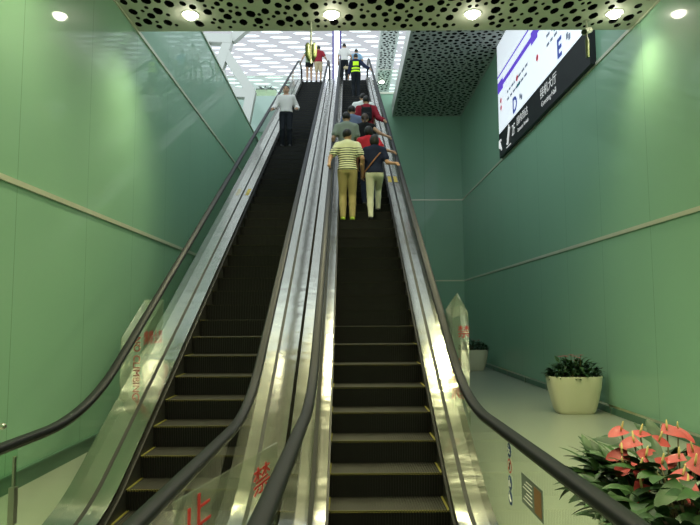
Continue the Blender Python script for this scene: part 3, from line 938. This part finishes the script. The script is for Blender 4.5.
# long lance leaves at the left end and arching up
for i in range(26):
    x, y = rd_.uniform(-.42, -.1)*LX, rd_.uniform(.05, .46)*LY
    a = rd_.uniform(1.6, 3.9); el = rd_.uniform(.45, 1.2)
    leaf(fo, (x, y, PH+.03+rd_.uniform(0, .12)), (math.cos(a)*math.cos(el), math.sin(a)*math.cos(el), math.sin(el)), rd_.uniform(.28, .42), rd_.uniform(.042, .060), rd_.uniform(.4, 1.2), rd_.choice((0, 1)), roll=rd_.uniform(-.7, .7))
fo.build('foliage', [M['leaf'], M['leaf2'], M['stem']], ap, smooth=True)
FL = [(-0.226, 0.43, 1.015, 200), (-0.068, 0.557, 0.975, 20), (0.113, 0.579, 1.001, -20), (-0.174, 0.34, 0.963, 190), (0.004, 0.416, 0.958, -10), (-0.282, 0.229, 0.909, 185), (-0.134, 0.251, 0.89, 10), (-0.302, 0.131, 0.847, 225), (-0.228, 0.089, 0.859, 250), (-0.072, 0.16, 0.87, 20), (0.032, 0.171, 0.906, 180), (0.159, 0.289, 0.92, 10), (-0.027, -0.035, 0.85, 200), (0.043, -0.031, 0.913, -60), (-0.263, -0.06, 0.776, 240), (-0.061, -0.189, 0.829, 280), (0.226, 0.698, 0.975, -30)]
for (px, py, pz, az) in FL:
    p = Vector((px, py, pz)); a = R(az)+rd_.uniform(-.3, .3)
    st = MB(); root_pt = Vector((max(-.4, min(.4, p.x*.7)), max(-.7, min(.7, p.y*.8)), PH-.06))
    st.tube([root_pt, (root_pt*.4+p*.6)+Vector((0, 0, -.02)), p], .005, 6, 1)
    tl = .55*math.sin(a)+rd_.uniform(-.2, .2)
    dv = Vector((math.cos(a), math.sin(a), tl))
    leaf(st, p-dv*.035, dv, rd_.uniform(.12, .165), rd_.uniform(.055, .075), rd_.uniform(.1, .8), 0, heart=True, roll=.6*math.cos(a)+rd_.uniform(-.3, .3))
    fl = st.build('flower', [M['spathe'], M['stem']], ap, smooth=True)
    tp = p+Vector((rd_.uniform(-.02, .02), rd_.uniform(-.02, .02), .062))
    MB().tube([p+Vector((0, 0, .004)), p*.5+tp*.5, tp, tp+Vector((0, 0, .006))], [.007, .0075, .005, .002], 8).build('spadix', M['spadix'], fl, smooth=True)

# ------------------------------------------------------------------ upper hall: lattice column, planter, totem, balustrades
lc = empty('lattice_column', (-4.6, 27.0, 0)); tag(lc, 'white angled steel lattice column rising behind the left wall', 'column')
for a, bq, w_ in (((-2.48, -0.85, 14.2), (-0.56, -0.85, 14.1), .42), ((-0.65, -0.85, 14.19), (-1.1, -0.85, 12.73), .40), ((-0.79, -0.85, 13.44), (0.36, -0.85, 11.66), .38), ((0.36, -0.85, 11.75), (-0.01, -0.85, 9.62), .40), ((-0.8, -0.85, 11.66), (0.36, -0.85, 11.61), .36),
                  ((-1.1, -0.85, 12.82), (-0.58, -0.85, 11.4), .22), ((-0.58, -0.85, 11.48), (-0.18, -0.85, 10.06), .22), ((-1.77, -0.85, 13.93), (-1.1, -0.85, 12.82), .2)):
    MB().beam(a, bq, w_, .4).build('strut', M['white'], lc)
e_ = Vector((-0.01, -0.85, 9.62)); MB().beam(e_, (e_.x, e_.y, 0), .4, .4).build('shaft', M['white'], lc)
e_ = Vector((0.38, -0.85, 14.94)); MB().beam(Vector((-0.56, -0.85, 14.1)), e_, .35, .35).build('strut', M['white'], lc)

bushy_tub((-4.0, 28.9, TOP), 'pale tub of plants on the upper floor behind the glass balustrade', 1.1, .5, .62, 160, 0, 0, 5, .9)
for (x0, x1, yy, zz, lab) in ((-16, -2.35, 28.06, TOP+.04, 'clear glass balustrade along the upper floor edge left of the escalators'),
                              (1.3, 4.6, YB+.12, 11.13, 'clear glass balustrade along the upper floor edge right of the escalators')):
    gb = empty('glass_balustrade', ((x0+x1)/2, yy, zz)); tag(gb, lab, 'balustrade')
    h_ = (x1-x0)/2; n_ = max(2, int((x1-x0)/1.5))
    for i in range(n_):
        a = -h_+2*h_*i/n_; MB().box((a+.01, -.006, 0), (a+2*h_/n_-.01, .006, 1.0)).build('pane', M['glass_pane'], gb)
    MB().tube([(-h_, 0, 1.03), (h_, 0, 1.03)], .025, 10).build('top_rail', M['chrome'], gb, smooth='auto')

tt = empty('totem_sign', (-.55, 32, TOP)); tag(tt, 'tall lit totem sign with purple side frames in the upper hall', 'sign')
MB().box((-.16, -.1, .05), (.16, .1, 5.6)).build('lit_panel', M['totem_lit'], tt)
for s in (-1, 1): MB().box((s*.2-.05, -.13, .0), (s*.2+.05, .13, 5.7)).build('side_frame', M['totem_purple'], tt)
MB().box((-.25, -.16, 0), (.25, .16, 1.9)).build('base', M['c_dark'], tt)

# ------------------------------------------------------------------ people
def ik(S, T, l1, l2, hint):
    S, T = Vector(S), Vector(T); d = T-S; L = d.length
    mx = (l1+l2)*.995
    if L > mx: T = S+d*(mx/L); d = T-S; L = mx
    u = d/L; a = (l1*l1-l2*l2+L*L)/(2*L); h = math.sqrt(max(0, l1*l1-a*a))
    hv = Vector(hint); hv = (hv-u*hv.dot(u)); hv = hv.normalized() if hv.length > 1e-4 else Vector((0, -1, 0))
    return S+u*a+hv*h, T

def sphere(mb, c, r, mi, n=8):
    rs = (r, r, r) if isinstance(r, float) else r
    b = len(mb.v); 
    for i in range(1, n):
        for j in range(n):
            th = PI*i/n; ph = 2*PI*j/n
            mb.v.append((c[0]+rs[0]*math.sin(th)*math.cos(ph), c[1]+rs[1]*math.sin(th)*math.sin(ph), c[2]+rs[2]*math.cos(th)))
    for i in range(n-2):
        for j in range(n):
            mb.f.append((b+i*n+j, b+(i+1)*n+j, b+(i+1)*n+(j+1) % n, b+i*n+(j+1) % n)); mb.m.append(mi)
    mb.f.append(tuple(b+j for j in range(n))); mb.m.append(mi)
    mb.f.append(tuple(b+(n-2)*n+j for j in reversed(range(n)))); mb.m.append(mi)

def person(label, loc, yaw, H, top, bottom, sleeve='short', legs='trousers', hair='short', hair_m='hair', shoe='c_shoe',
           hands=(None, None), feet=(None, None), res=.018, slim=1.0, head_turn=0.0, vest=None, group=None, belt=None):
    s = H/1.72
    root = empty('person', loc, yaw); tag(root, label, 'person', group)
    def S(p): return tuple(c*s for c in p)
    hipz = .90
    fl = feet[0] or (-.10, .0, 0); fr = feet[1] or (.10, .0, 0)
    lift = 0
    hipL, hipR = (-.088, 0, hipz), (.088, 0, hipz)
    ankL, ankR = (fl[0], fl[1]-.02, fl[2]+.085), (fr[0], fr[1]-.02, fr[2]+.085)
    kL, ankL = ik(hipL, ankL, .42, .42, (0, 1, 0)); kR, ankR = ik(hipR, ankR, .42, .42, (0, 1, 0))
    shL, shR = (-.172*slim, -.01, 1.395), (.172*slim, -.01, 1.395)
    hL = hands[0] or (-.27, .06, .86); hR = hands[1] or (.27, .06, .86)
    eL, wL = ik(shL, hL, .29, .255, (-.38, -.45, -.8)); eR, wR = ik(shR, hR, .29, .255, (.38, -.45, -.8))
    def arm(pr, sh, el, wr, k=.03):
        pr.append(('cap', S(sh), S(el), .050*s, .040*s, k)); pr.append(('cap', S(el), S(wr), .040*s, .026*s, .012))
        d = (wr-el).normalized(); pr.append(('cap', S(wr), S(wr+d*.075), .027*s, .032*s, .015))
    W = slim
    torso = [('ell', S((0, 0, 1.27)), S((.158*W, .105, .20)), .05), ('ell', S((0, .0, 1.08)), S((.135*W, .095, .18)), .06),
             ('ell', S((0, -.005, .95)), S((.160*(.5+.5*W), .112, .13)), .06), ('cap', S(shL), S((0, -.015, 1.435)), .046*s, .052*s, .07), ('cap', S((0, -.015, 1.435)), S(shR), .052*s, .046*s, .07)]
    def leg(pr, hip, kn, an, extra=0, k=.03):
        pr.append(('cap', S(hip), S(kn), (.082+extra)*s, (.054+extra)*s, k)); pr.append(('cap', S(kn), S(kn.lerp(an, .4)), (.053+extra)*s, (.051+extra)*s, .02))
        pr.append(('cap', S(kn.lerp(an, .4)), S(an), (.050+extra)*s, (.036+extra*1.2)*s, .02))
    hc = Vector((0, .015, 1.595)); ct, sn = math.cos(head_turn), math.sin(head_turn)
    def HP(x, y, z): return S((hc.x+x*ct-y*sn, hc.y+x*sn+y*ct, hc.z+z))
    body = torso+[('cap', S((0, -.015, 1.40)), S((0, .0, 1.52)), .052*s, .048*s, .04), ('ell', HP(0, -.005, .02), S((.075, .095, .098)), .03),
                  ('ell', HP(0, .025, -.045), S((.058, .065, .075)), .03), ('cap', HP(0, .085, .0), HP(0, .108, -.028), .010*s, .014*s, .012),
                  ('ell', HP(-.078, -.005, -.005), S((.012, .02, .032)), .008), ('ell', HP(.078, -.005, -.005), S((.012, .02, .032)), .008)]
    arm(body, Vector(shL), eL, wL); arm(body, Vector(shR), eR, wR); leg(body, Vector(hipL), kL, ankL); leg(body, Vector(hipR), kR, ankR)
    for p, a in ((fl, ankL), (fr, ankR)):
        body.append(('cap', S((a.x, a.y, a.z-.035)), S((a.x, a.y+.12, a.z-.05)), .036*s, .03*s, .02))
    v, f = surface_nets(body, res)
    mb = MB().add(v, f, 0)
    for side, (el, wr) in ((-1, (eL, wL)), (1, (eR, wR))):
        d = (wr-el).normalized(); pn = Vector((-side, .25, 0)) if d.z < -.6 else Vector((0, 0, -1))
        pn = (pn-d*pn.dot(d)).normalized(); lat = d.cross(pn)
        for i, off in enumerate((-.026, -.009, .009, .025)):
            ln = (.062, .072, .068, .052)[i]; p = wr+d*.085+lat*off; cur = d.copy(); pts = [p-d*.03]
            pts.append(p)
            for q in range(3):
                cur = (cur+pn*.42).normalized(); p = p+cur*(ln*(.45, .32, .26)[q]); pts.append(p)
            mb.tube([S(q) for q in pts], [.0095*s, .0095*s, .0088*s, .0082*s, .006*s], 6, 0)
        th_s = -1 if lat.y > 0 else 1
        lt = lat if lat.y > 0 or (abs(lat.y) < .3 and lat.x*side < 0) else -lat
        p = wr+d*.025+lt*.026; q1 = p+(d*.6+lt*.7+pn*.25).normalized()*.04; q2 = q1+(d*.9+lt*.2+pn*.35).normalized()*.032
        mb.tube([S(wr+d*.01), S(p), S(q1), S(q2)], [.012*s, .0125*s, .011*s, .008*s], 6, 0)
    for x in (-.031, .031): sphere(mb, HP(x, .083, .012), S((.014, .010, .008)), 1)
    sphere(mb, HP(0, .083, -.062), S((.024, .010, .007)), 2)
    for x in (-.031, .031): sphere(mb, HP(x, .086, .035), S((.020, .008, .005)), 1)
    mb.build('body', [M['skin'], M['eye'], M['lip']], root, smooth=True)
    # trousers / shorts
    tp = [('ell', S((0, -.005, .95)), S((.168*(.5+.5*W), .122, .13)), .05), ('cap', S((-.05, 0, .99)), S((.05, 0, .99)), .10*s, .10*s, .05)]
    leg(tp, Vector(hipL), kL, ankL, .013 if legs != 'slim' else .008); leg(tp, Vector(hipR), kR, ankR, .013 if legs != 'slim' else .008)
    cuts = [lambda P: P[..., 2]-1.03*s]
    if legs == 'shorts': cuts.append(lambda P: .52*s-P[..., 2])
    elif legs == 'hotpants': cuts.append(lambda P: .74*s-P[..., 2])
    v, f = surface_nets(tp, res, cuts, offset=.004)
    MB().add(v, f).build('shorts' if legs in ('shorts', 'hotpants') else 'trousers', M[bottom], root, smooth=True)
    # shirt
    sp2 = list(torso)
    frac = {'short': .62, 'none': .05, 'long': 1.0}[sleeve]
    for sh, el, wr in ((Vector(shL), eL, wL), (Vector(shR), eR, wR)):
        sp2.append(('cap', S(sh), S(sh.lerp(el, frac)), .053*s, .052*s, .04))
        if sleeve == 'long': sp2.append(('cap', S(el), S(el.lerp(wr, .92)), .045*s, .034*s, .015))
    hem = .93 if belt is None else belt
    v, f = surface_nets(sp2, res, [lambda P: (P[..., 2]-1.475*s)+.45*(P[..., 1]-.0), lambda P: hem*s-P[..., 2]], offset=.022*s)
    MB().add(v, f).build('shirt', M[top], root, smooth=True)
    if vest:
        v, f = surface_nets(torso, res, [lambda P: (P[..., 2]-1.45*s)+.6*np.abs(P[..., 1]), lambda P: .92*s-P[..., 2], lambda P: np.abs(P[..., 0])-.175*s], offset=.03*s)
        MB().add(v, f).build('reflective_vest', M[vest], root, smooth=True)
    # hair
    hp = [('ell', HP(0, -.012, .035), S((.086, .102, .098)), .02)]
    if hair == 'long': hp += [('cap', HP(0, -.07, .0), HP(0, -.085, -.17), .062*s, .05*s, .04), ('cap', HP(-.05, -.05, .0), HP(-.05, -.06, -.13), .04*s, .03*s, .03), ('cap', HP(.05, -.05, .0), HP(.05, -.06, -.13), .04*s, .03*s, .03)]
    if hair == 'bob': hp += [('ell', HP(0, -.03, -.03), S((.092, .085, .085)), .04)]
    if hair == 'tail': hp += [('cap', HP(0, -.10, .03), HP(0, -.14, -.12), .035*s, .022*s, .02)]
    hx, hy, hz = HP(0, 0, 0)
    def hair_cut(P):
        yy = -(P[..., 0]-hx)*sn+(P[..., 1]-hy)*ct; zz = P[..., 2]-hz
        return np.minimum(yy-.03*s-1.1*np.maximum(zz-.045*s, -.06*s), .5)
    low = {'short': -.055, 'long': -.3, 'bob': -.12, 'tail': -.2}[hair]
    v, f = surface_nets(hp, min(res, .014), [hair_cut, lambda P: (hz+low*s-P[..., 2])*.9-.35*(P[..., 1]-hy)*0])
    MB().add(v, f).build('hair', M[hair_m], root, smooth=True)
    # shoes
    for a, foot in ((ankL, fl), (ankR, fr)):
        z = a.z-.085
        sh = [('cap', S((a.x, a.y-.02, z+.045)), S((a.x, a.y+.02, z+.055)), .043*s, .043*s, .02), ('cap', S((a.x, a.y+.02, z+.035)), S((a.x+.01*np.sign(a.x), a.y+.16, z+.028)), .042*s, .038*s, .03)]
        v, f = surface_nets(sh, .012, [lambda P, z=z: z*s-P[..., 2]])
        MB().add(v, f).build('shoe', M[shoe], root, smooth=True)
    return root

def step_at(k, dz=0.0, phase=0.0):
    """middle of the tread of the k-th step past the foot"""
    y = 5.086+phase+STEP*k
    line = fillet_profile(0.0, TOP, 0, dz, 1.5, -2, 30)
    return y+.19, at(line, y)

def rail_z(rail, y): return at(rail, y)+.02
def on_right(k, x, **kw):
    y, z = step_at(k); return (x, y, z)

def grip(root_xyz, rail, xrail, dy, H, yaw=0.0, side=0):
    """hand target in the person's own frame so that the palm rests on the handrail dy ahead"""
    y = root_xyz[1]+dy; sgn = 1 if xrail > root_xyz[0] else -1; near = abs(xrail-root_xyz[0]) < .4; p = Vector((xrail-sgn*(-.03 if near else .085), y-.02, at(rail, y)+.06))-Vector(root_xyz)
    p = Matrix.Rotation(-yaw, 3, 'Z') @ p
    return tuple(c/(H/1.72) for c in p)

XRR, XRL = XCR+.62, XCR-.62
gr = 'riders standing on the right escalator'
# man in the striped polo
L = on_right(16, .0); H = 1.73
person('man in a black and cream striped shirt and khaki trousers, left hand on the handrail', L, 0, H, 'c_stripe', 'c_khaki', 'short', 'trousers', shoe='c_lime', res=.013,
       hands=(grip(L, RAIL_RR, XRL, -.27, H), (.285, .05, .93)), feet=((-.09, 0, 0), (.085, 0, 0)), slim=1.0, head_turn=-.5)
# woman in navy, one foot on the next step
L = on_right(16, .50); H = 1.62
nav = person('woman in a navy top and pale trousers with a tan strap across her back', L, 0, H, 'c_navy', 'c_pale', 'short', 'slim', hair='bob', res=.013,
             hands=((-.24, .15, .95), grip(L, RAIL_RR, XRR, -.27, H)), feet=((-.085, -.02, 0), (.075, .30, RISE*1.72/1.62)), slim=.92)
# shoulder bag with strap
y, z = L[1], L[2]
sb = empty('shoulder_bag', (L[0], y, z)); tag(sb, 'tan strapped shoulder bag worn across the back of the woman in navy', 'bag')
sp_pts = [(.19, .05, 1.36), (.165, -.02, 1.375), (.10, -.112, 1.32), (.02, -.142, 1.22), (-.06, -.138, 1.12), (-.13, -.10, 1.03), (-.19, -.02, .98), (-.19, .08, .95), (-.17, .15, .93)]
MB().tube([tuple(c*H/1.72 for c in p) for p in sp_pts], .012, 8).build('strap', M['c_strap'], sb, smooth=True)
v, f = surface_nets([('box', (-.17, .16, .90), (.08, .035, .06), .03, .02)], .015); MB().add(v, f).build('pouch', M['c_strap'], sb, smooth=True)

def backpack(owner, H, label, m='c_pack', w=.15, h=.21):
    L = owner.location; s = H/1.72
    bp = empty('backpack', tuple(L)); tag(bp, label, 'backpack')
    v, f = surface_nets([('box', (0, -.19*s, 1.20*s), (w*s, .075*s, h*s), .06, .03), ('box', (0, -.27*s, 1.12*s), (w*.75*s, .03*s, h*.5*s), .028, .03)], .016)
    MB().add(v, f).build('pack', M[m], bp, smooth=True)
    for sd in (-1, 1):
        MB().tube([tuple(c*s for c in q) for q in ((sd*.10, -.13, 1.37), (sd*.11, -.06, 1.472), (sd*.115, .05, 1.455), (sd*.12, .125, 1.33), (sd*.15, .10, 1.12), (sd*.14, -.12, 1.05))], .014, 6).build('strap', M[m], bp, smooth=True)
    return bp

L = on_right(18, .42); H = 1.60
p = person('person in a bright red shirt standing just ahead of the woman in navy', L, 0, H, 'c_red', 'c_jean', 'short', hair='bob',
           hands=((-.24, .1, .9), grip(L, RAIL_RR, XRR, -.27, H)), res=.016)
L = on_right(20, -.02); H = 1.72
person('man in a grey green T-shirt standing close to the left handrail', L, 0, H, 'c_grey', 'c_dark', 'short', hands=((-.29, .02, .90), None), res=.016, slim=1.05)
L = on_right(21, .38); H = 1.60
p = person('woman with brown hair in a black sleeveless top', L, 0, H, 'c_black', 'c_dark', 'none', hair='tail', hair_m='hair_brown', hands=((-.30, .12, .95), grip(L, RAIL_RR, XRR, -.27, H)), res=.016)
L = on_right(22, .10); H = 1.70
person('man in a blue grey shirt behind the handrail on the left side', L, 0, H, 'c_bluegrey', 'c_dark', 'short', hands=(None, None), res=.018)
L = on_right(25, .46); H = 1.70
p = person('man in a maroon shirt with a black backpack on his right shoulder', L, 0, H, 'c_maroon', 'c_dark', 'long', hands=((-.26, .1, .9), grip(L, RAIL_RR, XRR, -.27, H)), res=.018, slim=1.1)
backpack(p, H, 'black backpack on the back of the man in maroon', w=.13, h=.17)
L = on_right(27, .40); H = 1.62
person('person in a bright white shirt half hidden ahead of the man in maroon', L, 0, H, 'c_cream', 'c_dark', 'short', hands=((-.30, .2, 1.0), (.3, .2, 1.0)), res=.02, slim=1.25)
L = on_right(47, .33); H = 1.72
person('security guard in a dark uniform and lime banded reflective vest', L, 0, H, 'c_navy', 'c_dark', 'long', hands=(None, grip(L, RAIL_RR, XRR, -.27, H)), res=.02, vest='c_vest')
person('man in a white shirt stepping off at the top of the right escalator', (-.12, 26.15, TOP+.012), 0, 1.76, 'c_white', 'c_dark', 'short', hands=((-.27, .08, .9), (.33, .15, .98)), res=.024)
person('person in a light blue T-shirt at the top of the right escalator', (.42, 26.45, TOP+.012), 0, 1.64, 'c_lightblue', 'c_dark', 'short', hands=((-.27, .08, .9), (.33, .12, .98)), res=.024)
sb = empty('handbag', (.04, 26.10, TOP+.012)); tag(sb, 'pale flat bag hanging beside the man in the white shirt', 'bag')
v, f = surface_nets([('box', (0, 0, .62), (.19, .05, .07), .04, .02)], .02); MB().add(v, f).build('pouch', M['c_beige'], sb, smooth=True)
MB().tube([(-.12, 0, .67), (-.05, .02, .86), (.05, .02, .86), (.12, 0, .67)], .01, 6).build('handle', M['c_beige'], sb)
# left escalator
person('woman in a sage top and black shorts atop the left escalator', (XCL-.25, 26.2, TOP+.012), 0, 1.62, 'c_sage', 'c_black', 'none', 'hotpants', hair='long', hair_m='hair_brown', hands=((-.40, .05, 1.0), None), res=.024)
person('person in a maroon T-shirt and beige shorts atop the left escalator', (XCL+.17, 26.2, TOP+.012), 0, 1.68, 'c_maroon', 'c_beige', 'short', 'shorts', hands=(None, (.42, .1, 1.0)), res=.024)
y, z = step_at(30, -.11, -.02); L = (XCL-.22, y, z); H = 1.74
person('man in a white shirt riding down the left escalator facing the front', L, PI, H, 'c_white', 'c_dark', 'long', 'trousers',
       hands=((-.30, .12, 1.06), grip(L, RAIL_LL, XCL-.63, -.25, H, PI)), res=.016, belt=.97)

# ------------------------------------------------------------------ daylight
w = bpy.data.worlds.new('daylight'); scn.world = w; w.use_nodes = True
bg = w.node_tree.nodes['Background']; bg.inputs[0].default_value = (.82, .96, 1.0, 1); bg.inputs[1].default_value = 1.8

scn.view_settings.view_transform = 'Standard'; scn.view_settings.look = 'None'
scn.view_settings.exposure = 0.0; scn.view_settings.gamma = 1.0
scn.view_settings.use_curve_mapping = False
scn.cycles.use_denoising = True
